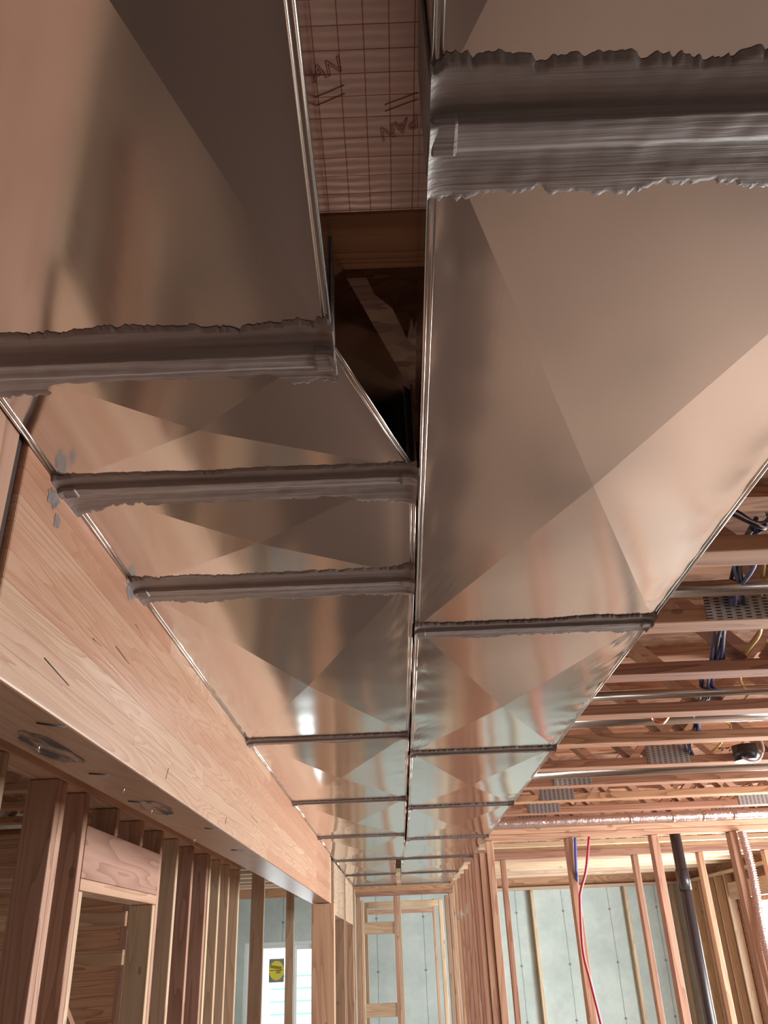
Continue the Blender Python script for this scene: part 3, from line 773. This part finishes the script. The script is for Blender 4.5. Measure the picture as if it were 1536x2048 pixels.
for k in range(420):
    t = k / 419; fl.append((4.03 + .02 * math.sin(t * 9), PY - .06 + .01 * math.sin(t * 7), 1.09 - 2.2 * t))
cyl('flexible_duct', fl,   .045, M_FLEX, 'crumpled silver flexible duct hanging by the rightmost partition studs', 'duct', seg=24, ribs=lambda i: 1 + .10 * math.sin(i * 1.3))
fp = thing('foil_duct', (3.6, 9.9, 1.2), 'long foil-wrapped round duct with bright bands lying over the partition plate', 'duct')
n = 240; cyl('foil_sleeve', [(1.0 + 5.2 * k / n, 10.05, 1.245) for k in range(n + 1)], .055, M_FLEX, None, None, parent=fp, seg=24, ribs=lambda i: 1 + .02 * math.sin(i * .9))
for x in (2.66, 3.15, 3.5, 3.85, 4.3, 4.65, 5.05):
    cyl('foil_band', [(x, 10.05, 1.245), (x + .035, 10.05, 1.245)], .058, M_SEAM, None, None, parent=fp, seg=24)
gR = 'round metal ducts in the truss bays'
cyl('round_duct', [(1.0, 3.36, 1.345), (6.0, 3.36, 1.345)], .036, M_PIPE, 'galvanized round duct lying in the nearest visible truss bay on the right', 'duct', gR)
cyl('round_duct', [(1.0, 5.03, 1.335), (6.0, 5.03, 1.335)], .030, M_PIPE, 'thin bright galvanized duct in a middle truss bay, behind the blue cables', 'duct', gR)
cyl('round_duct', [(1.0, 5.72, 1.36), (3.6, 5.80, 1.375)], .055, M_PIPE, 'slanting metal duct emerging beside the right duct', 'duct', gR)
cyl('round_duct', [(1.0, 7.45, 1.325), (6.0, 7.45, 1.325)], .055, M_PIPE, 'bright whitish round duct just beyond the black ceiling box', 'duct', gR)
cyl('conduit', [(1.0, 2.98, 1.34), (2.2, 2.98, 1.34)], .014, M_PIPE, 'thin metal conduit just past the nearest truss on the right', 'conduit')
# cables along the truss bays
def cables(n, base, r, m_list, lbs, grp, jit=.03, cat='cable'):
    for k in range(n):
        random.seed(100 + k + int(base[0][0] * 1000))
        pts = [(x + random.uniform(-jit, jit), y, z + random.uniform(-jit, jit) * .8) for x, y, z in base]
        cyl('electrical_cable', smooth_path(pts, 6), r, m_list[k % len(m_list)], lbs[k], cat, grp, seg=8)
base = [(1.42, 2.76, 1.36), (1.49, 3.14, 1.38), (1.60, 3.58, 1.345), (1.70, 3.95, 1.40), (1.78, 4.36, 1.345), (1.88, 4.75, 1.39), (2.0, 5.2, 1.345), (2.08, 5.6, 1.38),
        (2.2, 6.02, 1.345), (2.3, 6.5, 1.37), (2.42, 6.92, 1.345), (2.6, 7.3, 1.40)]
cables(5, base, .009, [M_WBLUE, M_WBLK], ['blue cable of the bundle crossing the trusses, the leftmost', 'black cable of the bundle crossing the trusses', 'blue cable in the middle of the bundle crossing the trusses',
       'second black cable of the bundle crossing the trusses', 'blue cable of the bundle crossing the trusses, the rightmost'], 'blue and black cable bundle', .045)
cables(1, [(1.5, 2.9, 1.36), (1.6, 3.2, 1.40), (1.735, 3.64, 1.345), (1.85, 3.95, 1.33), (1.93, 4.37, 1.345), (2.15, 5.0, 1.39), (2.26, 5.22, 1.345), (2.3, 5.8, 1.36), (2.45, 6.05, 1.345), (2.55, 6.6, 1.33), (2.6, 6.92, 1.345)],
       .009, [M_WYEL], ['yellow cable running across the trusses at the right'], None, .0)
cables(4, [(1.0, 2.60, 1.40), (1.12, 2.60, 1.37), (1.22, 2.60, 1.33), (1.31, 2.60, 1.27), (1.37, 2.66, 1.30)], .007, [M_WWHT, M_WBLK],
       ['white-striped cable looping out beside the right duct, topmost', 'black cable looping out beside the right duct', 'second white cable looping out beside the right duct', 'second black cable looping out beside the right duct'], 'looped cables beside the right duct', .018)
jb = thing('ceiling_box', (2.80, 6.75, 1.22), 'round black plastic ceiling box with white wire under a truss', 'electrical box')
cyl('box_body', [(2.80, 6.74, 1.225), (2.80, 6.74, 1.345)], .10, M_BLACK, None, None, parent=jb, seg=28)
cyl('wire', smooth_path([(2.73, 6.66, 1.24), (2.77, 6.62, 1.205), (2.84, 6.63, 1.21), (2.91, 6.66, 1.30), (2.92, 6.68, 1.42), (3.05, 6.7, 1.36)]), .01, M_WWHT, None, None, parent=jb, seg=8)
cyl('copper_elbow', smooth_path([(1.76, 5.62, 1.36), (1.78, 5.62, 1.31), (1.83, 5.62, 1.30), (1.88, 5.62, 1.35)]), .014, M_COPPER, 'short bright copper pipe bend between trusses', 'pipe', seg=10)

for o in bpy.data.objects:
    if 'px' in o: del o['px']
    if '_o' in o: del o['_o']
